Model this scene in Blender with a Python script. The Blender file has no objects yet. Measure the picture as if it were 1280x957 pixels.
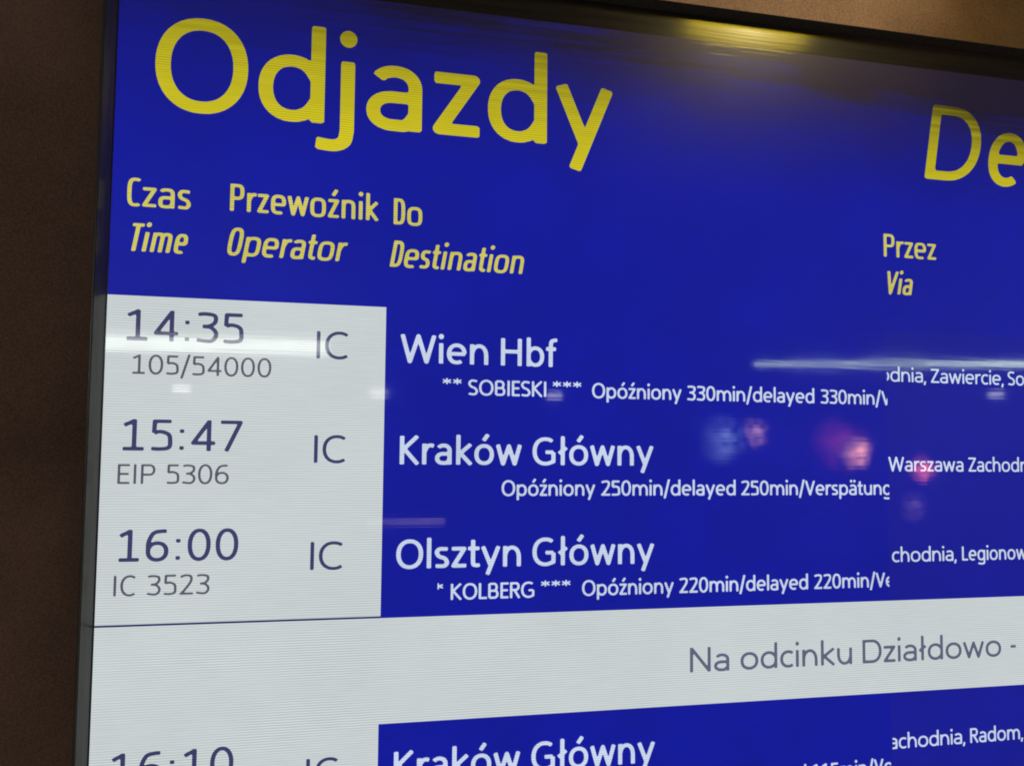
import bpy, math, random
import numpy as np
from mathutils import Vector, Matrix

C = bpy.context.scene
COL = C.collection
random.seed(7)

# ------------------------------------------------------------------ units
U = 0.08                      # one display row is 8 cm high
BX, BZ = 0.0, 2.20            # world place of the display's (0,0): left end of the first row's top edge
def W(X, y, d=0.0):
    """display units (right, down, out of the wall) -> world metres"""
    return Vector((BX + X*U, -d*U, BZ - y*U))

# ------------------------------------------------------------------ camera
cam = bpy.data.cameras.new('camera')
co = bpy.data.objects.new('camera', cam); COL.objects.link(co)
CAMU = (1.47038799, 1.3920758, 9.28860008)
R = ((0.968952590601528, -0.009245406452881778, -0.24707367246653472),
     (0.026439866502359452, 0.9974450062671636, 0.06636560051739754),
     (0.24582882383056076, -0.07083771546442191, 0.9667213701174998))
def pv(r): return Vector((r[0], r[2], -r[1]))
right, up, back = pv(R[0]), -pv(R[1]), -pv(R[2])
m = Matrix((right, up, back)).transposed().to_4x4()
m.translation = W(*CAMU)
co.matrix_world = m
cam.sensor_width = 36.0
cam.lens = 1188.518*36.0/1280.0
cam.clip_start = 0.01; cam.clip_end = 200.0
C.camera = co
CAM = W(*CAMU)

# ------------------------------------------------------------------ world, exposure
wd = bpy.data.worlds.new('World'); C.world = wd; wd.use_nodes = True
wb = wd.node_tree.nodes['Background']
wb.inputs[0].default_value = (1.0, 0.80, 0.66, 1); wb.inputs[1].default_value = 0.065
C.view_settings.view_transform = 'Standard'; C.view_settings.look = 'None'
C.view_settings.exposure = 0.0; C.view_settings.gamma = 1.0
C.cycles.filter_width = 1.9
C.cycles.max_bounces = 6
C.cycles.sample_clamp_indirect = 4.0

# ------------------------------------------------------------------ helpers
def lin(r, g, b):
    f = lambda v: v/12.92 if v <= 0.04045 else ((v+0.055)/1.055)**2.4
    return tuple(f(v/255.0) for v in (r, g, b))

def mesh_obj(name, verts, faces, mat, parent=None, smooth=False):
    me = bpy.data.meshes.new(name)
    me.from_pydata([tuple(v) for v in verts], [], faces); me.update()
    if smooth:
        for p in me.polygons: p.use_smooth = True
    if mat: me.materials.append(mat)
    o = bpy.data.objects.new(name, me); COL.objects.link(o)
    if parent:
        o.parent = parent
        me.transform(Matrix.Translation(-parent.location))
    return o

def thing(name, label, cat, loc, group=None):
    o = bpy.data.objects.new(name, None); COL.objects.link(o)
    o.location = loc; o.empty_display_size = 0.05
    o['label'] = label; o['category'] = cat
    if group: o['group'] = group
    return o

class NT:
    def __init__(s, name):
        s.m = bpy.data.materials.new(name); s.m.use_nodes = True
        s.t = s.m.node_tree; s.n = s.t.nodes; s.l = s.t.links
        s.b = s.n['Principled BSDF']
    def add(s, typ, **kw):
        n = s.n.new(typ)
        for k, v in kw.items(): setattr(n, k, v)
        return n
    def math(s, op, a, b=None, c=None):
        n = s.add('ShaderNodeMath', operation=op)
        for i, v in enumerate((a, b, c)):
            if v is None: continue
            if hasattr(v, 'links'): s.l.new(v, n.inputs[i])
            else: n.inputs[i].default_value = v
        return n.outputs[0]
    def scaled_noise(s, scale, nscale=1.0, detail=2.0, src='Object'):
        tc = s.add('ShaderNodeTexCoord'); mp = s.add('ShaderNodeMapping')
        mp.inputs['Scale'].default_value = scale
        s.l.new(tc.outputs[src], mp.inputs['Vector'])
        nz = s.add('ShaderNodeTexNoise'); nz.inputs['Scale'].default_value = nscale
        nz.inputs['Detail'].default_value = detail
        s.l.new(mp.outputs[0], nz.inputs['Vector'])
        return nz.outputs['Fac']

ROWS = 43.0                   # LCD lines per display row
def lcd(name, rgb, amp=0.10, strength=1.0, top_fade=False, uneven=0.34, dashes=1.6):
    """a lit LCD area under a glossy cover: the panel gives off light line by line"""
    k = NT(name); b = k.b
    b.inputs['Base Color'].default_value = (0.010, 0.010, 0.011, 1)
    b.inputs['Roughness'].default_value = 0.36
    b.inputs['Specular IOR Level'].default_value = 0.3
    b.inputs['Coat Weight'].default_value = 1.0
    sm = k.scaled_noise((16, 16, 11), 1.0, 5.0)              # smears left by hands and cloths
    k.l.new(k.math('MAXIMUM', k.math('MULTIPLY_ADD', sm, 0.10, -0.012), 0.022), b.inputs['Coat Roughness'])
    b.inputs['Coat IOR'].default_value = 1.5
    tc = k.add('ShaderNodeTexCoord'); sp = k.add('ShaderNodeSeparateXYZ')
    k.l.new(tc.outputs['Object'], sp.inputs[0])
    ph = k.math('MULTIPLY', sp.outputs['Z'], ROWS*2*math.pi/U)
    sn = k.math('SINE', ph)
    patch = k.scaled_noise((9, 9, 40), 1.0, 3.0)             # lines come and go in patches
    patch = k.math('MULTIPLY_ADD', patch, 3.2, -1.0)
    n = k.add('ShaderNodeClamp'); k.l.new(patch, n.inputs['Value'])
    a = k.math('MULTIPLY', k.math('MULTIPLY_ADD', n.outputs[0], 0.9, 0.1), amp)
    dash = k.scaled_noise((40, 40, 900), 1.0, 2.0)
    dash = k.math('MULTIPLY', k.math('SUBTRACT', dash, 0.5), amp*dashes)
    blotch = k.scaled_noise((14, 14, 14), 1.0, 2.0)
    blotch = k.math('MULTIPLY', k.math('SUBTRACT', blotch, 0.5), uneven)
    f = k.math('ADD', k.math('MULTIPLY_ADD', sn, a, 1.0), k.math('ADD', dash, blotch))
    f = k.math('MULTIPLY', f, strength)
    s = k.scaled_noise((10, 10, 420), 1.0, 3.0)              # streaks of wiping on the cover
    bp = k.add('ShaderNodeBump'); bp.inputs['Distance'].default_value = 0.0006
    bp.inputs['Strength'].default_value = 0.012
    k.l.new(s, bp.inputs['Height']); k.l.new(bp.outputs[0], b.inputs['Coat Normal'])
    if top_fade:                                                # dimming and brown haze near the upper edge, painted into emission and colour
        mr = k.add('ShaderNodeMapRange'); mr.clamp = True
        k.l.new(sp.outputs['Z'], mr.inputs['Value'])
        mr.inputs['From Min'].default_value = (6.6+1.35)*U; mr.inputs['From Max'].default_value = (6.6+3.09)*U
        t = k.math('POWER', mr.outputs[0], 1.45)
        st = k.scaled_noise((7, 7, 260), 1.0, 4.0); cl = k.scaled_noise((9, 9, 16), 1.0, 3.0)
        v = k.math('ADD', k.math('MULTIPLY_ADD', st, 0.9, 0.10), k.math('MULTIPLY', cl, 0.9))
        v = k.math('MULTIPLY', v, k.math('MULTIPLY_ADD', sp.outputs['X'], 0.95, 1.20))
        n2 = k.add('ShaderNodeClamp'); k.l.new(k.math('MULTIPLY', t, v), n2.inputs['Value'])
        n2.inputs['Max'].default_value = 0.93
        fade_mask = n2.outputs[0]
        f = k.math('MULTIPLY', f, k.math('SUBTRACT', 1.0, fade_mask))
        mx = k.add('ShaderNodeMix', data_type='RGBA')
        k.l.new(fade_mask, mx.inputs[0]); mx.inputs[6].default_value = (0.010, 0.010, 0.011, 1); mx.inputs[7].default_value = (0.060, 0.049, 0.042, 1)
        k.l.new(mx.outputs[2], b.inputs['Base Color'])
        k.l.new(k.math('MULTIPLY_ADD', fade_mask, 0.13, 0.012), bp.inputs['Strength'])
    b.inputs['Emission Color'].default_value = (*lin(*rgb), 1)
    k.l.new(f, b.inputs['Emission Strength'])
    return k.m

def glow(name, rgb, strength):
    k = NT(name)
    k.b.inputs['Base Color'].default_value = (0.8, 0.8, 0.8, 1)
    k.b.inputs['Emission Color'].default_value = (*rgb, 1)
    n = k.scaled_noise((20, 20, 20), 1.0, 2.0)
    k.l.new(k.math('MULTIPLY_ADD', n, 0.3*strength, 0.85*strength), k.b.inputs['Emission Strength'])
    return k.m

# ------------------------------------------------------------------ materials
M = {}
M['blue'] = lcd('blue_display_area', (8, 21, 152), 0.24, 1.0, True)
M['white'] = lcd('white_display_area', (201, 209, 211), 0.20, uneven=0.12, dashes=0.8)
M['blue_column'] = lcd('blue_column_area', (15, 24, 147), 0.24, 1.0)
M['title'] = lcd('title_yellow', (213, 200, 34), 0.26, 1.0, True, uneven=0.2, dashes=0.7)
M['head'] = lcd('heading_yellow', (206, 197, 92), 0.26)
M['text'] = lcd('text_white', (202, 214, 238), 0.18)
M['time'] = lcd('time_slate', (58, 60, 104), 0.12)
M['num'] = lcd('number_grey', (84, 88, 102), 0.12)
M['notice'] = lcd('notice_slate', (92, 98, 122), 0.10)
M['line'] = lcd('line_navy', (34, 36, 96), 0.05)
for k_ in ('title', 'head', 'text', 'time', 'num', 'notice', 'line'):
    M[k_].cycles.emission_sampling = 'NONE'

def make_margin():
    k = NT('unlit_display_edge'); b = k.b
    n = k.scaled_noise((6, 6, 160), 1.0, 4.0)
    cr = k.add('ShaderNodeValToRGB')
    cr.color_ramp.elements[0].position = 0.35; cr.color_ramp.elements[0].color = (0.010, 0.008, 0.006, 1)
    cr.color_ramp.elements[1].position = 0.75; cr.color_ramp.elements[1].color = (0.034, 0.026, 0.018, 1)
    k.l.new(n, cr.inputs[0]); k.l.new(cr.outputs[0], b.inputs['Base Color'])
    b.inputs['Roughness'].default_value = 0.36; b.inputs['Specular IOR Level'].default_value = 0.2
    b.inputs['Coat Weight'].default_value = 1.0; b.inputs['Coat Roughness'].default_value = 0.15
    s = k.scaled_noise((10, 10, 420), 1.0, 3.0)
    bp = k.add('ShaderNodeBump'); bp.inputs['Strength'].default_value = 0.10; bp.inputs['Distance'].default_value = 0.0006
    k.l.new(s, bp.inputs['Height']); k.l.new(bp.outputs[0], b.inputs['Coat Normal'])
    return k.m
M['margin'] = make_margin()

def make_frame():
    k = NT('black_frame_plastic'); b = k.b
    n = k.scaled_noise((220, 220, 30), 1.0, 4.0)
    cr = k.add('ShaderNodeValToRGB')
    cr.color_ramp.elements[0].position = 0.3; cr.color_ramp.elements[0].color = (0.082, 0.082, 0.070, 1)
    cr.color_ramp.elements[1].position = 0.8; cr.color_ramp.elements[1].color = (0.125, 0.122, 0.106, 1)
    k.l.new(n, cr.inputs[0]); k.l.new(cr.outputs[0], b.inputs['Base Color'])
    b.inputs['Roughness'].default_value = 0.24
    return k.m
M['frame'] = make_frame()

def make_wall():
    k = NT('brown_wall_paint'); b = k.b
    fine = k.scaled_noise((1, 1, 1), 900.0, 3.0)
    spots = k.scaled_noise((1, 1, 1), 380.0, 2.0)
    broad = k.scaled_noise((1, 1, 1), 9.0, 3.0)
    v = k.math('ADD', k.math('MULTIPLY', fine, 0.55), k.math('MULTIPLY', broad, 0.45))
    cr = k.add('ShaderNodeValToRGB')
    cr.color_ramp.elements[0].position = 0.38; cr.color_ramp.elements[0].color = (0.200, 0.116, 0.090, 1)
    cr.color_ramp.elements[1].position = 0.62; cr.color_ramp.elements[1].color = (0.405, 0.252, 0.188, 1)
    k.l.new(v, cr.inputs[0])
    k.l.new(cr.outputs[0], b.inputs['Base Color'])
    b.inputs['Roughness'].default_value = 0.75
    bp = k.add('ShaderNodeBump'); bp.inputs['Strength'].default_value = 0.35; bp.inputs['Distance'].default_value = 0.0008
    k.l.new(spots, bp.inputs['Height']); k.l.new(bp.outputs[0], b.inputs['Normal'])
    return k.m
M['wall'] = make_wall()

# ------------------------------------------------------------------ the wall behind
def quad(name, X0, X1, y0, y1, d, mat, parent=None):
    vs = [W(X0, y1, d), W(X1, y1, d), W(X1, y0, d), W(X0, y0, d)]
    return mesh_obj(name, vs, [(0, 1, 2, 3)], mat, parent)

def box(name, X0, X1, y0, y1, d0, d1, mat, parent=None):
    vs = [W(x, y, d) for d in (d0, d1) for y in (y0, y1) for x in (X0, X1)]
    fs = [(0, 1, 3, 2), (4, 6, 7, 5), (0, 4, 5, 1), (2, 3, 7, 6), (0, 2, 6, 4), (1, 5, 7, 3)]
    return mesh_obj(name, vs, fs, mat, parent)
wall = box('wall', -22, 40, -14, 27.4, -2.0, -0.30, M['wall'])
wall['kind'] = 'structure'

# ------------------------------------------------------------------ the departure board
DX0, DX1, DY0, DY1 = 0.0, 15.0, -3.09, 6.3      # lit area
FX0, FX1, FY0, FY1 = -0.012, 15.02, -3.374, 6.4   # frame opening
board = thing('departure_board', 'blue and white station departure screen headed Odjazdy in a black frame on brown wall',
              'departure board', W(7.5, 6.6, -0.3))
quad('screen_edge', FX0-0.1, FX1+0.1, FY0-0.1, FY1+0.1, -0.006, M['margin'], board)
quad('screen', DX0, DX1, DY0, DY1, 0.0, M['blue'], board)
for (a_, b_) in ((0.0, 3.0), (4.0, DY1)):
    quad('via_column', 8.150, DX1, a_, b_, 0.002, M['blue_column'], board)['label'] = 'slightly greyer blue column of via stations'
quad('time_cell', 0.0, 2.55, 0.0, 2.988, 0.004, M['white'], board)['label'] = 'white cell of three departure times'
quad('row_line', 0.0, 2.55, 2.988, 3.006, 0.004, M['line'], board)
nb = quad('notice_band', 0.0, DX1, 3.006, 4.0, 0.004, M['white'], board); nb['label'] = 'white band with a notice in grey letters'
quad('time_cell', 0.0, 2.55, 4.0, DY1, 0.004, M['white'], board)['label'] = 'white cell of the fourth departure time'

# frame: a sloped inner face, a flat rim and a thin outer step, mitred at the corners
prof = [(-0.004, -0.05), (0.0, 0.004), (0.040, 0.078), (0.086, 0.158), (0.090, 0.154), (0.096, 0.164),
        (0.108, 0.165), (0.116, 0.155), (0.118, 0.0), (0.122, -0.02), (0.134, -0.02), (0.138, -0.04), (0.138, -0.295)]
vs, fs = [], []
corners = [(FX0, FY0, -.89, -.28), (FX1, FY0, .89, -.28), (FX1, FY1, .89, .89), (FX0, FY1, -.89, .89)]   # the top rail is the thinnest
for (x, y, sx, sy) in corners:
    for (o_, d) in prof: vs.append(W(x + sx*o_, y + sy*o_, d))
np_ = len(prof)
for i in range(4):
    j = (i+1) % 4
    for q in range(np_-1):
        fs.append((i*np_+q, i*np_+q+1, j*np_+q+1, j*np_+q))
mesh_obj('frame', vs, fs, M['frame'], board)

# ------------------------------------------------------------------ lettering: stroke fonts turned into outlined faces
class Font:
    def __init__(s, h, n=2.2, X=0.72, A=1.07, D=-0.27, hyk=0.86, sb=1.0, capk=1.0):
        s.sb, s.capk = sb, capk
        s.h, s.n, s.X, s.A, s.D, s.hy = h, n, X, A, D, h*hyk
        s.k = 1.0/hyk

def catmull(P, seg=7):
    P = [np.array(p, float) for p in P]
    Q = [2*P[0]-P[1]] + P + [2*P[-1]-P[-2]]
    out = []
    for i in range(1, len(Q)-2):
        p0, p1, p2, p3 = Q[i-1:i+3]
        for t in np.linspace(0, 1, seg, endpoint=False):
            out.append(0.5*((2*p1) + (-p0+p2)*t + (2*p0-5*p1+4*p2-p3)*t*t + (-p0+3*p1-3*p2+p3)*t**3))
    out.append(P[-1])
    return [tuple(p) for p in out]

def glyph(ch, F, ws):
    """strokes (centre lines), dots, advance; x in cap heights, outer edges at 0 and w"""
    h, hy, X, A, D, n = F.h, F.hy, F.X, F.A, F.D, F.n
    S, dots = [], []
    def L(*p): S.append(list(p))
    def SP(*p): S.append(catmull(p))
    def arc(x0, x1, y0, y1, a0, a1, steps=None, nn=None):
        nn = nn or n
        cx, cy = (x0+x1)/2, (y0+y1)/2; rx, ry = (x1-x0)/2-h, (y1-y0)/2-hy
        steps = steps or max(6, int(abs(a1-a0)/9))
        pts = []
        for i in range(steps+1):
            a = math.radians(a0+(a1-a0)*i/steps)
            c, s = math.cos(a), math.sin(a)
            r = (abs(c)**nn+abs(s)**nn)**(-1/nn)
            pts.append((cx+rx*c*r, cy+ry*s*r))
        return pts
    def bowl(x0, x1, y0, y1):
        ry = (y1-y0)/2; rr = min(ry*0.95, (x1-x0)*0.72)
        a = arc(x1-2*rr, x1, y0, y1, 90, -90)
        S.append([(x0, y1-hy)] + a + [(x0, y0+hy)])
    def arch(x0, x1, y1, down=0.0, start=None):
        yb = y1-0.62*(x1-x0)-0.02
        a = arc(x0, x1, yb-(y1-yb), y1, 168, 0)
        S.append(([(x0+h, start)] if start is not None else []) + a + [(x1-h, down)])
    if ch in 'OCD' or ch == 'ł': ws = ws*F.capk
    w = 0.5
    sbl = sbr = 0.085
    rnd = 0.055
    if ch == ' ': return [], [], 0.30*max(ws, .6)
    if ch == 'O': w = .91*ws; S.append(arc(0, w, -.015, 1.015, 0, 360)); sbl = sbr = rnd
    elif ch == 'o': w = .72*ws; S.append(arc(0, w, -.012, X+.012, 0, 360)); sbl = sbr = rnd
    elif ch == 'ó':
        w = .72*ws; S.append(arc(0, w, -.012, X+.012, 0, 360)); sbl = sbr = rnd
        L((w*.46, X+.13), (w*.46+.17*min(1, ws), X+.36))
    elif ch == 'C': w = .74*ws; S.append(arc(0, w*1.2, -.015, 1.015, 52, 308)); sbl = rnd; sbr = .04
    elif ch == 'G':
        w = .86*ws; a = arc(0, w*1.12, -.015, 1.015, 52, 285)
        S.append(a + [(w-h, .13), (w-h, .47)]); L((w*.56, .47), (w-h, .47)); sbl = rnd
    elif ch in 'sS':
        H = X if ch == 's' else 1.0
        w = (.50 if ch == 's' else .62)*ws; sbl = sbr = .045
        SP((w*.90, H*.90), (w*.62, H-hy), (w*.30, H-hy-.01), (h, H*.75), (w*.30, H*.56), (w*.70, H*.45),
           (w-h, H*.25), (w*.70, hy+.01), (w*.38, hy), (w*.07, H*.10))
    elif ch == '0': w = .66*ws; S.append(arc(0, w, -.015, 1.015, 0, 360)); sbl = sbr = .06
    elif ch == '1':
        w = .58*ws; x = w*.54; L((x, hy), (x, 1.0)); L((w*.06, .80), (x-h*.2, 1.0-hy)); L((w*.02, hy), (w, hy)); sbl = sbr = .09
    elif ch == '2':
        w = .62*ws; SP((w*.06, .87), (w*.38, 1-hy), (w*.78, .91), (w*.84, .70), (w*.62, .44), (w*.06+h, hy)); L((w*.02, hy), (w, hy)); sbl = sbr = .06
    elif ch == '3':
        w = .60*ws; SP((w*.06, .92), (w*.42, 1-hy), (w*.84, .89), (w*.86, .68), (w*.60, .55), (w*.28, .53))
        SP((w*.28, .53), (w*.64, .51), (w-h, .36), (w-h*1.1, .18), (w*.70, .045+hy*.3), (w*.40, hy), (w*.02, .09)); sbl = sbr = .06
    elif ch == '4':
        w = .70*ws; L((w*.74, 0), (w*.74, 1)); L((w*.74-h*.3, 1-hy*1.2), (w*.04+h, .26), (w, .26)); sbl = .03; sbr = .05
    elif ch == '5':
        w = .58*ws; L((w*.94, 1-hy), (w*.16, 1-hy), (w*.14, .57)); SP((w*.14, .57), (w*.45, .61), (w*.82, .52), (w-h, .31), (w*.84, .11), (w*.45, hy), (w*.02, .07)); sbl = .07; sbr = .06
    elif ch == '6':
        w = .64*ws; SP((w*.90, .94), (w*.68, 1-hy), (w*.32, .88), (h*1.15, .60), (h, .32)); S.append(arc(0, w, -.012, .63, 0, 360)); sbl = sbr = .06
    elif ch == '7': w = .60*ws; L((w*.02, 1-hy), (w*.94, 1-hy), (w*.30, 0)); sbl = .06; sbr = .03
    elif ch == '/': w = .46*ws; L((h, -.19), (w-h, 1.08)); sbl = sbr = .01
    elif ch == ':': w = .17; L((w/2, .035), (w/2, .155)); L((w/2, .575), (w/2, .695)); sbl = sbr = .10
    elif ch == ',': w = .15; L((w*.75, .10), (w*.20, -.18)); sbl = .03; sbr = .05
    elif ch == '-': w = .36*ws; L((0, .36), (w, .36)); sbl = sbr = .05
    elif ch == '*':
        w = .36*ws; cx, cy, r = w/2, .86, .20
        for a in (90, 30, 150):
            c, s = math.cos(math.radians(a))*r*max(.8, ws), math.sin(math.radians(a))*r
            L((cx-c, cy-s), (cx+c, cy+s))
        sbl = sbr = .06
    elif ch == 'B':
        w = .66*ws; L((h, hy), (h, 1-hy)); bowl(h, w*.92, .5-hy, 1); bowl(h, w, 0, .5+hy)
    elif ch == 'D': w = .82*ws; L((h, 0), (h, 1)); bowl(h, w, 0, 1); sbr = rnd
    elif ch == 'E':
        w = .52*ws; L((h, 0), (h, 1)); sbr = .05
        for yy in (hy, .51, 1-hy): L((h, yy), (w if yy != .51 else w*.92, yy))
    elif ch == 'H': w = .80*ws; L((h, 0), (h, 1)); L((w-h, 0), (w-h, 1)); L((h, .52), (w-h, .52)); sbl = sbr = .11
    elif ch == 'I': w = 2*h; L((h, 0), (h, 1)); sbl = sbr = .115
    elif ch == 'K': w = .70*ws; L((h, 0), (h, 1)); L((w-h, 1), (h, .48)); L((h+.08*ws, .54), (w-h*.8, 0)); sbr = .01
    elif ch == 'L': w = .52*ws; L((h, 1), (h, hy), (w, hy)); sbr = .03
    elif ch == 'N': w = .80*ws; L((h, 0), (h, 1)); L((w-h, 0), (w-h, 1)); L((h, 1-hy*.6), (w-h, hy*.6)); sbl = sbr = .11
    elif ch == 'P': w = .62*ws; L((h, 0), (h, 1)); bowl(h, w, .42, 1); sbr = .05
    elif ch == 'R': w = .66*ws; L((h, 0), (h, 1)); bowl(h, w*.94, .45, 1); L((w*.46, .48), (w-h*.8, 0)); sbr = .02
    elif ch == 'T': w = .62*ws; L((w/2, 0), (w/2, 1)); L((0, 1-hy), (w, 1-hy)); sbl = sbr = .02
    elif ch == 'V': w = .76*ws; L((h, 1), (w/2, hy*.6), (w-h, 1)); sbl = sbr = .01
    elif ch == 'W':
        w = 1.22*ws; L((h, 1), (w*.27, hy*.6), (w*.5, 1-hy*.6), (w*.73, hy*.6), (w-h, 1)); sbl = sbr = .02
    elif ch == 'Z': w = .64*ws; L((0, 1-hy), (w-h, 1-hy), (h, hy), (w, hy)); sbl = sbr = .04
    elif ch in 'aä':
        w = .60*ws
        S.append(arc(w*.03, w, X-.50, X+.012, 146, 0) + [(w-h, 0)])
        S.append([(w-h, X*.61-hy), (w*.62, X*.61-hy)] + arc(0, w*.96, -.012, X*.61, 96, 262) + catmull([(w*.50, hy-.012), (w*.72, X*.09), (w-h, X*.25)]))
        sbl = .045; sbr = .085
        if ch == 'ä': dots += [(w*.30, .97), (w*.72, .97)]
    elif ch in 'bp':
        w = .68*ws; L((h, 0 if ch == 'b' else D), (h, A if ch == 'b' else X)); S.append(arc(0, w, -.012, X+.012, 150, -150)); 
        S.append([(h, X*.70), arc(0, w, -.012, X+.012, 150, 149)[0]]); S.append([(h, X*.28), arc(0, w, -.012, X+.012, 210, 209)[0]]); sbr = rnd
    elif ch in 'dg':
        w = .68*ws; a = arc(0, w, -.012, X+.012, 30, 330)
        S.append([(w-h, X*.70)] + a + [(w-h, X*.28)]); sbl = rnd
        if ch == 'd': L((w-h, 0), (w-h, A))
        else: S.append([(w-h, X), (w-h, -.04)] + catmull([(w-h, -.06), (w*.82, -.21), (w*.5, D+hy*.4), (w*.10, -.20)]))
    elif ch == 'c': w = .56*ws; S.append(arc(0, w*1.2, -.012, X+.012, 50, 310)); sbl = rnd; sbr = .02
    elif ch == 'e':
        w = .68*ws; mm = X*.50
        a = arc(0, w, -.012, X+.012, 2, 306); S.append([(w-h, mm)] + a); L((h, mm), (w-h*.6, mm)); sbl = rnd; sbr = .045
    elif ch == 'f':
        w = .44*ws; x = w*.42
        SP((w, A-hy*1.1), (w*.78, A-hy), (x+.03, A-.12), (x, A-.30)); L((x, A-.28), (x, 0)); L((0, X-hy), (w*.90, X-hy)); sbl = .02; sbr = 0
    elif ch == 'h': w = .64*ws; L((h, 0), (h, A)); arch(0, w, X+.012)
    elif ch == 'i': w = 2*h; L((h, 0), (h, X)); dots.append((h, .97))
    elif ch == 'j':
        w = 2*h; L((h, X), (h, -.08)); SP((h, -.06), (h-.03, -.18), (h-.14, D+hy*.6), (h-.33*min(1, ws), D+hy*.8)); dots.append((h, .97))
    elif ch == 'k': w = .60*ws; L((h, 0), (h, A)); L((w-h*.9, X), (h, X*.47)); L((h+.07*ws, X*.56), (w-h*.7, 0)); sbr = .01
    elif ch == 'l': w = 2*h; L((h, 0), (h, A))
    elif ch == 'ł': w = .26*ws+h; L((w/2, 0), (w/2, A)); L((h*.3, X*.58), (w-h*.3, X*.58+.22)); sbl = sbr = .03
    elif ch == 'm': w = 1.06*ws; L((h, 0), (h, X)); arch(0, w/2+h, X+.012); arch(w/2-h, w, X+.012)
    elif ch == 'n': w = .64*ws; L((h, 0), (h, X)); arch(0, w, X+.012)
    elif ch == 'r': w = .42*ws; L((h, 0), (h, X)); SP((h, X*.60), (h+.10*ws, X*.86), (w*.72, X-hy*.8), (w, X-hy*1.15)); sbr = .0
    elif ch == 't':
        w = .42*ws; x = w*.42; L((x, X+.24), (x, .22)); SP((x, .24), (x+.02, .10), (w*.72, hy), (w, hy*1.2)); L((0, X-hy), (w*.95, X-hy)); sbl = .02; sbr = .02
    elif ch == 'u':
        w = .64*ws; L((w-h, 0), (w-h, X)); a = arc(0, w, -.012, .62*w*2-.012, 180, 348); S.append([(h, X)] + a)
    elif ch == 'w': w = .98*ws; L((h, X), (w*.28, hy*.6), (w*.5, X-hy*.8), (w*.72, hy*.6), (w-h, X)); sbl = sbr = .015
    elif ch == 'y': w = .70*ws; L((h, X), (w*.52, .02)); L((w-h, X), (w*.34, D)); sbl = sbr = .01
    elif ch in 'zź':
        w = .52*ws; L((w*.02, X-hy), (w-h, X-hy), (h, hy), (w, hy)); sbl = sbr = .04
        if ch == 'ź': L((w*.44, X+.13), (w*.44+.17*min(1, ws), X+.36))
    else: raise ValueError(ch)
    sbl *= F.sb; sbr *= F.sb
    t = lambda p: (p[0]+sbl, p[1])
    return [[t(p) for p in s] for s in S], [t(p) for p in dots], sbl+w+sbr

def layout(text, F, ws, track=0.0):
    x, out = 0.0, []
    for ch in text:
        s, d, adv = glyph(ch, F, ws)
        out.append((x, s, d)); x += adv+track
    return out

def ink(lay, F, full=True):
    xs = [x+p[0] for x, s, d in lay for st in s for p in st] + [x+p[0] for x, s, d in lay for p in d]
    return min(xs)-F.h*.9, max(xs)+F.h*.9

def fit(text, F, width, track=0.0):
    lo, hi = 0.2, 3.0
    for _ in range(40):
        mid = (lo+hi)/2
        a, b = ink(layout(text, F, mid, track), F)
        if b-a < width: lo = mid
        else: hi = mid
    return (lo+hi)/2

def sdf(F, strokes, dots, gx, gy):
    """distance to the outline in a frame whose y is stretched so that level strokes come out thinner"""
    k = F.k
    d = np.full(gx.shape, 9.0); Y = gy*k
    for s in strokes:
        P = [(p[0], p[1]*k) for p in s]
        ns = len(P)-1
        closed = abs(P[0][0]-P[-1][0])+abs(P[0][1]-P[-1][1]) < 1e-6
        ds = np.full(gx.shape, 9.0)
        for i in range(ns):
            a, b = P[i], P[i+1]
            ux, uy = b[0]-a[0], b[1]-a[1]; ln = math.hypot(ux, uy)
            if ln < 1e-9: continue
            ux /= ln; uy /= ln
            px, py = gx-(a[0]+b[0])/2, Y-(a[1]+b[1])/2
            u = np.abs(px*ux+py*uy)-ln/2; v = np.abs(py*ux-px*uy)-F.h
            r = min(F.h*.28, ln*.45)
            q = np.hypot(np.maximum(u+r, 0), np.maximum(v+r, 0)) + np.minimum(np.maximum(u+r, v+r), 0) - r
            ds = np.minimum(ds, q)
            if i > 0 or closed:
                ds = np.minimum(ds, np.hypot(gx-a[0], Y-a[1])-F.h)
        if not closed:                                       # cut both ends flat
            for a, b in ((P[1], P[0]), (P[-2], P[-1])):
                ln = math.hypot(b[0]-a[0], b[1]-a[1])
                if ln < 1e-9: continue
                al = ((gx-b[0])*(b[0]-a[0])+(Y-b[1])*(b[1]-a[1]))/ln
                near = np.hypot(gx-b[0], Y-b[1]) < 2.2*F.h
                ds = np.where(near, np.maximum(ds, al), ds)
        d = np.minimum(d, ds)
    for c in dots:
        d = np.minimum(d, np.hypot(gx-c[0], (gy-c[1]))-F.h*1.24)
    return d

def march(d, gx, gy, vs, fs, tf):
    """faces of the region d<0, cut along the contour"""
    ny, nx = d.shape
    cache = {}
    def vid(key, x, y):
        i = cache.get(key)
        if i is None:
            i = cache[key] = len(vs); vs.append(tf(x, y))
        return i
    neg = d < 0
    cells = neg[:-1, :-1] | neg[1:, :-1] | neg[:-1, 1:] | neg[1:, 1:]
    for j, i in zip(*np.nonzero(cells)):
        cs = ((j, i), (j, i+1), (j+1, i+1), (j+1, i))
        poly = []
        for q in range(4):
            a, b = cs[q], cs[(q+1) % 4]
            da, db = d[a], d[b]
            if da < 0: poly.append(vid(a, gx[a], gy[a]))
            if (da < 0) != (db < 0):
                t = da/(da-db); t = min(max(t, .02), .98)
                key = (a, b) if a < b else (b, a)
                poly.append(vid(key, gx[a]+(gx[b]-gx[a])*t, gy[a]+(gy[b]-gy[a])*t))
        if len(poly) >= 3: fs.append(tuple(poly))

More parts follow.
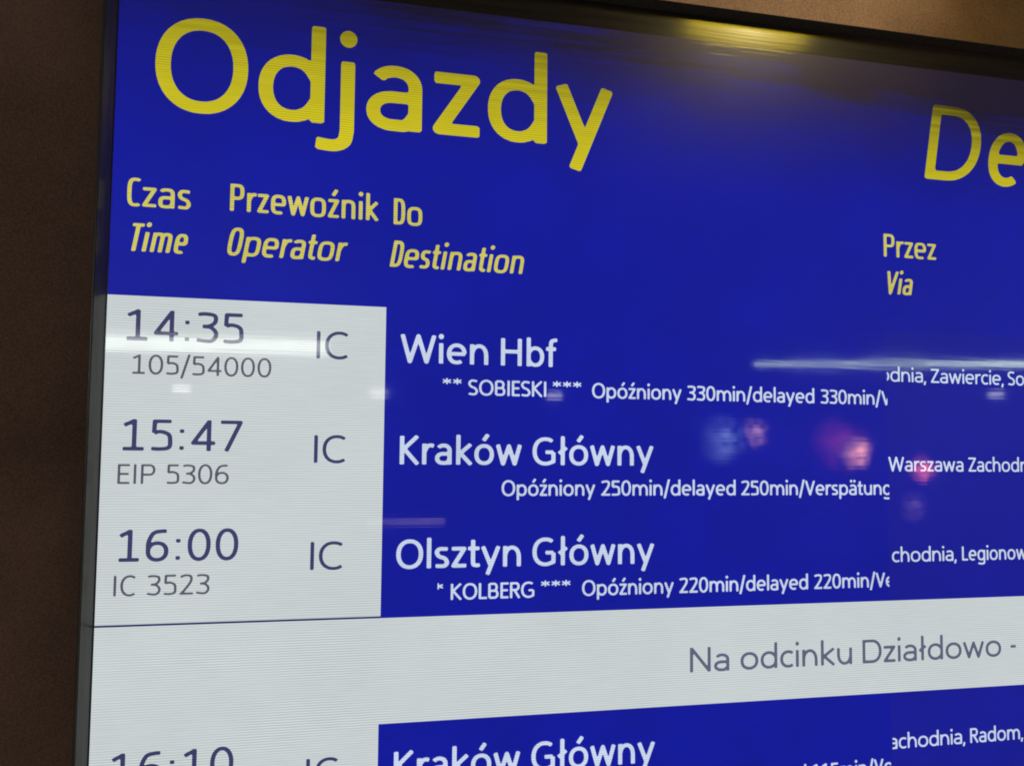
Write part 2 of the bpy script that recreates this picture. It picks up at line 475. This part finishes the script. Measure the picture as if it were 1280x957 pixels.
def write(name, words, mat, d=0.008, parent=None, res=24, label=None):
    """words: (text, font, left, right, baseline, cap height, slant, clip left, clip right) in display units"""
    vs, fs = [], []
    for (text, F, x0, x1, yb, cap, slant, c0, c1, track) in words:
        ws = fit(text, F, (x1-x0)/cap - slant*.5, track)
        lay = layout(text, F, ws, track); a, b = ink(lay, F)
        cell = 1.0/res
        for gx0, strokes, dots in lay:
            pts = [p for s in strokes for p in s]+dots
            if not pts: continue
            pad = F.h*1.4+cell
            xa, xb = min(p[0] for p in pts)-pad, max(p[0] for p in pts)+pad
            ya, yb_ = min(p[1] for p in pts)-pad, max(p[1] for p in pts)+pad
            X_, Y_ = np.meshgrid(np.arange(xa, xb+cell, cell), np.arange(ya, yb_+cell, cell))
            dd = sdf(F, strokes, dots, X_, Y_)
            PX = x0+(X_+gx0-a+slant*Y_)*cap
            if c0 is not None: dd = np.maximum(dd, (c0-PX)/cap)
            if c1 is not None: dd = np.maximum(dd, (PX-c1)/cap)
            tf = lambda x, y, gx0=gx0, a=a: W(x0+(x+gx0-a+slant*y)*cap, yb-y*cap, d)
            march(dd, X_, Y_, vs, fs, tf)
    o = mesh_obj(name, vs, fs, mat, parent or board)
    if label: o['label'] = label
    return o

def wd_(text, F, x0, x1, yb, cap, slant=0.0, c0=None, c1=None, track=0.0):
    return (text, F, x0, x1, yb, cap, slant, c0, c1, track)

FT = Font(.076, X=.715, A=1.075)
FTI = Font(.070, X=.715, A=1.075)
FTM = Font(.069, n=2.2, sb=1.25)
FN = Font(.062, sb=1.1)
FI = Font(.066)
FD = Font(.077, X=.73, A=1.06, sb=.95)
FR = Font(.077, X=.73, A=1.07, sb=.7)
FS = Font(.050)
FV = Font(.072, X=.73, A=1.07, sb=.75)
FNO = Font(.070, X=.70, A=1.07, sb=.95)
FH = Font(.070, n=3.4, X=.70, A=1.03, D=-.26, sb=.75, capk=.66, hyk=.80)

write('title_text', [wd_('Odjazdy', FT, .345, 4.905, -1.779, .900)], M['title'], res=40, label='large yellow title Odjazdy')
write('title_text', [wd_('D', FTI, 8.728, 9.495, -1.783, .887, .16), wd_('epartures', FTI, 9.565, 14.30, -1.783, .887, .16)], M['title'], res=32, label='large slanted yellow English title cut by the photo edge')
HB, HB2, HC = -.842, -.413, .262
write('heading_text', [wd_('Czas', FH, .137, .702, -.836, HC)], M['head'], label='yellow heading Czas')
write('heading_text', [wd_('Time', FH, .137, .690, -.414, HC, .17)], M['head'], label='slanted yellow heading Time')
write('heading_text', [wd_('Przewoźnik', FH, 1.052, 2.461, -.852, HC)], M['head'], label='yellow heading Przewoźnik')
write('heading_text', [wd_('Operator', FH, 1.028, 2.172, -.428, HC, .17)], M['head'], label='slanted yellow heading Operator')
write('heading_text', [wd_('Do', FH, 2.608, 2.889, -.829, HC)], M['head'], label='yellow heading Do')
write('heading_text', [wd_('Destination', FH, 2.576, 3.945, -.404, HC, .17)], M['head'], label='slanted yellow heading Destination')
write('heading_text', [wd_('Przez', FH, 8.168, 8.872, -.839, HC)], M['head'], label='yellow heading Przez')
write('heading_text', [wd_('Via', FH, 8.165, 8.534, -.413, HC, .17)], M['head'], label='slanted yellow heading Via')

for (t, x0, x1, yb) in (('14:35', .158, 1.216, .414), ('15:47', .160, 1.225, 1.424), ('16:00', .162, 1.216, 2.427), ('16:10', .168, 1.229, 4.405)):
    write('time_text', [wd_(t, FTM, x0, x1, yb, .288)], M['time'], label='slate departure time '+t)
write('number_text', [wd_('105/54000', FN, .227, 1.471, .722, .179)], M['num'], label='grey train number 105/54000')
write('number_text', [wd_('EIP', FN, .146, .467, 1.727, .180), wd_('5306', FN, .558, 1.113, 1.727, .180)], M['num'], label='grey train number EIP 5306')
write('number_text', [wd_('IC', FN, .148, .337, 2.733, .184), wd_('3523', FN, .422, .973, 2.733, .184)], M['num'], label='grey train number IC 3523')
for (x0, x1, yb) in ((1.890, 2.196, .527), (1.889, 2.192, 1.526), (1.878, 2.186, 2.535), (1.886, 2.184, 4.54)):
    write('operator_text', [wd_('IC', FI, x0, x1, yb, .263)], M['time'], label='slate operator letters IC')

def dest(words, yb, label):
    write('destination_text', [wd_(t, FD, a, b, yb, .277) for t, a, b in words], M['text'], label=label)
dest((('Wien', 2.696, 3.580), ('Hbf', 3.715, 4.325)), .538, 'white destination Wien Hbf')
dest((('Kraków', 2.710, 3.939), ('Główny', 4.054, 5.362)), 1.535, 'white destination Kraków Główny under Wien Hbf')
dest((('Olsztyn', 2.693, 3.937), ('Główny', 4.061, 5.369)), 2.542, 'white destination Olsztyn Główny')
dest((('Kraków', 2.705, 3.949), ('Główny', 4.066, 5.374)), 4.545, 'white destination Kraków Główny under the notice band')

RC, CX = .156, 8.166
def remark(words, yb, label):
    write('remark_text', [wd_(t, FS if t[0] == '*' else FR, a, b, yb, RC, 0, c0, c1) for t, a, b, c0, c1 in words], M['text'], res=20, label=label)
VW = 9.30 - 7.4875
remark((('**', 3.116, 3.318, None, None), ('SOBIESKI', 3.376, 4.190, None, None), ('***', 4.254, 4.572, None, None),
        ('Opóźniony', 4.685, 5.682, None, None), ('330min/delayed', 5.736, 7.255, None, None),
        ('330min/Verspätung', 7.325, 9.175, None, 8.176)), .845, 'small white remark with delay of 330 minutes')
remark((('Opóźniony', 3.735, 4.721, None, None), ('250min/delayed', 4.775, 6.299, None, None),
        ('250min/Verspätung', 6.355, 8.205, None, 8.178)), 1.845, 'small white remark with delay of 250 minutes')
remark((('*', 3.050, 3.161, 3.100, None), ('KOLBERG', 3.233, 4.080, None, None), ('***', 4.145, 4.465, None, None),
        ('Opóźniony', 4.585, 5.587, None, None), ('220min/delayed', 5.638, 7.149, None, None),
        ('220min/Verspätung', 7.215, 9.050, None, 8.158)), 2.853, 'small white remark with delay of 220 minutes')
remark((('Opóźniony', 4.56, 5.56, None, None), ('115min/delayed', 5.62, 7.10, None, None), ('115min/Verspätung', 7.165, 8.99, None, 8.135)), 4.853, 'small white remark cut by the lower photo edge')

VC = .160
def via(words, yb, label):
    write('via_text', [wd_(t, FV, a, b, yb, VC, 0, c0, None) for t, a, b, c0 in words], M['text'], res=20, label=label)
via((('odnia,', 8.078, 8.686, 8.176), ('Zawiercie,', 8.738, 9.733, None), ('Sosnowiec', 9.787, 10.80, None)), .579, 'small white via list with Zawiercie')
via((('Warszawa', 8.174, 9.154, None), ('Zachodnia,', 9.213, 10.235, None)), 1.583, 'small white via list with Warszawa Zachodnia')
via((('achodnia,', 8.077, 9.036, 8.176), ('Legionowo', 9.110, 10.105, None)), 2.586, 'small white via list with Legionowo')
via((('achodnia,', 8.115, 9.093, 8.160), ('Radom,', 9.160, 9.865, None)), 4.603, 'small white via list with Radom')

write('notice_text', [wd_('Na', FNO, 5.767, 6.211, 3.669, .252), wd_('odcinku', FNO, 6.343, 7.674, 3.669, .252),
                      wd_('Działdowo', FNO, 7.807, 9.599, 3.669, .252), wd_('-', FNO, 9.711, 9.816, 3.655, .252)], M['notice'], label='grey notice Na odcinku Działdowo')

# ------------------------------------------------------------------ lamps of the hall that the glossy screen mirrors
def mirrored(X, y, t):
    """point on the ray that leaves the screen at (X, y) after coming from the camera; t in camera distances"""
    return (X+t*(X-CAMU[0]), y+t*(y-CAMU[1]), t*CAMU[2])

M['tube'] = glow('cool_white_tube', (0.93, 1.0, 0.88), 9.0)
M['green_tube'] = glow('greenish_tube', (0.80, 1.0, 0.66), 13.0)
M['dim_tube'] = glow('dim_tube', (1.0, 0.70, 0.60), 1.8)
M['tray'] = NT('white_lamp_tray').m
M['tray'].node_tree.nodes['Principled BSDF'].inputs['Base Color'].default_value = (.5, .5, .48, 1)

def strip_lamp(a, b, label, rad=.026, mat='tube'):
    A_, B_ = W(*a), W(*b)
    mid = (A_+B_)/2
    t = thing('strip_lamp', label, 'ceiling lamp', mid + Vector((0, 0, -.03)), 'strip lamps over the hall')
    ax = (B_-A_); ln = ax.length; ax.normalize()
    n1 = Vector((0, 0, 1)); n2 = ax.cross(n1).normalized(); n1 = n2.cross(ax).normalized()
    vs, fs = [], []
    N = 14
    for i, e in enumerate((A_, B_)):
        for q in range(N):
            an = 2*math.pi*q/N; vs.append(e+n1*math.cos(an)*rad+n2*math.sin(an)*rad)
    for q in range(N): fs.append((q, (q+1) % N, N+(q+1) % N, N+q))
    fs += [tuple(range(N-1, -1, -1)), tuple(range(N, 2*N))]
    mesh_obj('tube', vs, fs, M[mat], t, True)
    vs, fs = [], []
    for e in (A_-ax*.03, B_+ax*.03):
        for (p, q) in ((-.05, .040), (-.05, .080), (.05, .080), (.05, .040)): vs.append(e+n2*p+n1*q)
    fs = [(0, 1, 5, 4), (1, 2, 6, 5), (2, 3, 7, 6), (3, 0, 4, 7), (3, 2, 1, 0), (4, 5, 6, 7)]
    mesh_obj('tray', vs, fs, M['tray'], t)
    return t
strip_lamp(mirrored(-1.6, .470, 4), mirrored(2.0, .420, 4), 'long white strip lamp mirrored over the white time cells')
strip_lamp(mirrored(6.55, .435, 12), mirrored(12.5, .250, 3.6), 'long white strip lamp mirrored beside the via column', .015, 'green_tube')

strip_lamp(mirrored(2.40, 2.10, 6), mirrored(3.16, 2.09, 6), 'short dim strip lamp mirrored above Olsztyn', .014, 'dim_tube')
M['spot'] = glow('white_downlight', (1.0, 0.98, 0.94), 8.0)
def downlight(X, y, label, w=.085):
    p = mirrored(X, y, 4.6); c = W(*p)
    t = thing('downlight', label, 'ceiling lamp', c, 'small ceiling lamps over the hall')
    N = 20
    for nm, r, hgt, mt in (('lens', w, .0, M['spot']), ('rim', w*1.25, .02, M['tray'])):
        vs = [c+Vector((math.cos(2*math.pi*q/N)*r, math.sin(2*math.pi*q/N)*r, z)) for z in (hgt, hgt+.02) for q in range(N)]
        fs = [(q, (q+1) % N, N+(q+1) % N, N+q) for q in range(N)] + [tuple(range(N-1, -1, -1)), tuple(range(N, 2*N))]
        mesh_obj(nm, vs, fs, mt, t)
for (X, y, w, l) in ((.671, .873, .036, 'small round ceiling lamp mirrored under 105/54000'), (2.49, .868, .036, 'small round ceiling lamp mirrored at the edge of the white cell'),
               (4.281, .851, .034, 'small round ceiling lamp mirrored beside the SOBIESKI remark'), (9.629, .711, .034, 'small round ceiling lamp mirrored under Zawiercie')):
    downlight(X, y, l, w)

def frosted(name, rgb, st, r):
    """a frosted lamp: mottled, its emission painted to fade outwards like a blurred reflection"""
    k = NT(name); b = k.b
    b.inputs['Base Color'].default_value = (0.3, 0.3, 0.3, 1)
    b.inputs['Emission Color'].default_value = (*rgb, 1)
    tc = k.add('ShaderNodeTexCoord'); ln = k.add('ShaderNodeVectorMath', operation='LENGTH')
    mp = k.add('ShaderNodeMapping'); mp.inputs['Scale'].default_value = (1/r, 0, 1/r)
    k.l.new(tc.outputs['Object'], mp.inputs['Vector']); k.l.new(mp.outputs[0], ln.inputs[0])
    fall = k.math('MAXIMUM', k.math('SUBTRACT', 1.0, ln.outputs['Value']), 0.0)
    fall = k.math('POWER', fall, 1.3)
    n = k.scaled_noise((4/r, 4/r, 4/r), 0.7, 3.0)
    n = k.math('MAXIMUM', k.math('MULTIPLY_ADD', n, 4.6, -1.4), 0.0)
    k.l.new(k.math('MULTIPLY', k.math('MULTIPLY', fall, n), st), b.inputs['Emission Strength'])
    return k.m

def neon(X, y, rpx, rgb, st, label, seed, t=4.2):
    """a lumpy frosted sign lamp behind the photographer"""
    import bmesh
    bm = bmesh.new(); bmesh.ops.create_icosphere(bm, subdivisions=4, radius=1.0)
    r = rpx/128.0*(1+t)*U
    c = W(*mirrored(X, y, t)); rn = random.Random(seed)
    ph = [rn.uniform(0, 6.28) for _ in range(6)]
    for v in bm.verts:
        k = 1+.28*math.sin(3*v.co.x+ph[0])*math.cos(2.6*v.co.z+ph[1])+.16*math.sin(6*v.co.z+ph[2]+2*v.co.x)
        v.co = Vector((v.co.x*k*r, v.co.y*k*r*.35, v.co.z*k*r))
    me = bpy.data.meshes.new('sign_lamp'); bm.to_mesh(me); bm.free()
    for p in me.polygons: p.use_smooth = True
    me.materials.append(frosted('sign_lamp_light', rgb, st, r*1.05))
    o = bpy.data.objects.new('sign_lamp', me); COL.objects.link(o); o.location = c
    o['label'] = label; o['category'] = 'sign lamp'
neon(7.76, 1.39, 27, (1.0, .38, .24), 20.0, 'orange pink lit sign lamp mirrored above the second delay remark', 1)
neon(7.55, 1.27, 44, (1.0, .10, .14), 3.8, 'dim red lit sign lamp mirrored left of Warszawa', 5, 4.6)
neon(8.60, 1.56, 22, (1.0, .20, .16), 17.0, 'red lit sign lamp mirrored behind the word Warszawa', 2)
neon(6.14, 1.25, 36, (.45, .62, 1.0), 5.5, 'pale blue lit sign lamp mirrored left of the pink one', 3)
neon(6.52, 1.18, 24, (1.0, .50, .50), 8.0, 'faint pink lit sign lamp mirrored beside the pale blue one', 4)
neon(8.47, 1.97, 26, (.6, .35, .6), 3.0, 'faint purple lit sign lamp mirrored under Warszawa', 6)

# warm lamp on a bracket just above the board: lights the wall, glints in the screen's upper edge
M['warm'] = glow('warm_bulb', (1.0, .72, .02), 13.0)
M['shade'] = NT('dark_lamp_shade').m
M['shade'].node_tree.nodes['Principled BSDF'].inputs['Base Color'].default_value = (.03, .03, .03, 1)
p = mirrored(6.50, -3.30, .34); c = W(*p)
lamp = thing('wall_lamp', 'warm yellow lamp on a bracket above the screen, seen as a golden glint', 'wall lamp', c+Vector((0, 0, -.02)))
vs, fs = [], []
N, K = 18, 10
hl, rr = .080, .017
for i in range(K+1):
    a = math.pi*i/K; xx = -math.cos(a)*hl; r = max(.0005, math.sin(a))**.9*rr
    for q in range(N):
        an = 2*math.pi*q/N; vs.append(c+Vector((xx, math.cos(an)*r, math.sin(an)*r)))
for i in range(K):
    for q in range(N): fs.append((i*N+q, i*N+(q+1) % N, (i+1)*N+(q+1) % N, (i+1)*N+q))
mesh_obj('bulb', vs, fs, M['warm'], lamp, True)
def bar(name, a, b, r, mat, parent):
    ax = (b-a).normalized(); n1 = ax.orthogonal().normalized(); n2 = ax.cross(n1)
    vs = [e+n1*math.cos(2*math.pi*q/12)*r+n2*math.sin(2*math.pi*q/12)*r for e in (a, b) for q in range(12)]
    fs = [(q, (q+1) % 12, 12+(q+1) % 12, 12+q) for q in range(12)]+[tuple(range(11, -1, -1)), tuple(range(12, 24))]
    return mesh_obj(name, vs, fs, mat, parent, False)
e = c+Vector((hl+.004, 0, 0))
bar('socket', c+Vector((hl-.004, 0, 0)), c+Vector((hl+.03, 0, 0)), .012, M['shade'], lamp)
bar('bracket', c+Vector((hl+.03, 0, 0)), Vector((c.x+hl+.03, .02, c.z+.02)), .005, M['shade'], lamp)
sl = bpy.data.lights.new('lamp_light', 'SPOT'); sl.energy = 2.3; sl.color = (1.0, .83, .53); sl.spot_size = math.radians(84); sl.spot_blend = 1.0
sl.shadow_soft_size = .02
so = bpy.data.objects.new('lamp_light', sl); COL.objects.link(so); so.parent = lamp
so.location = Vector((.02, .0, .06))
aim = W(7.0, -4.35, -.30)-(lamp.location+so.location)
so.rotation_euler = aim.to_track_quat('-Z', 'Y').to_euler()
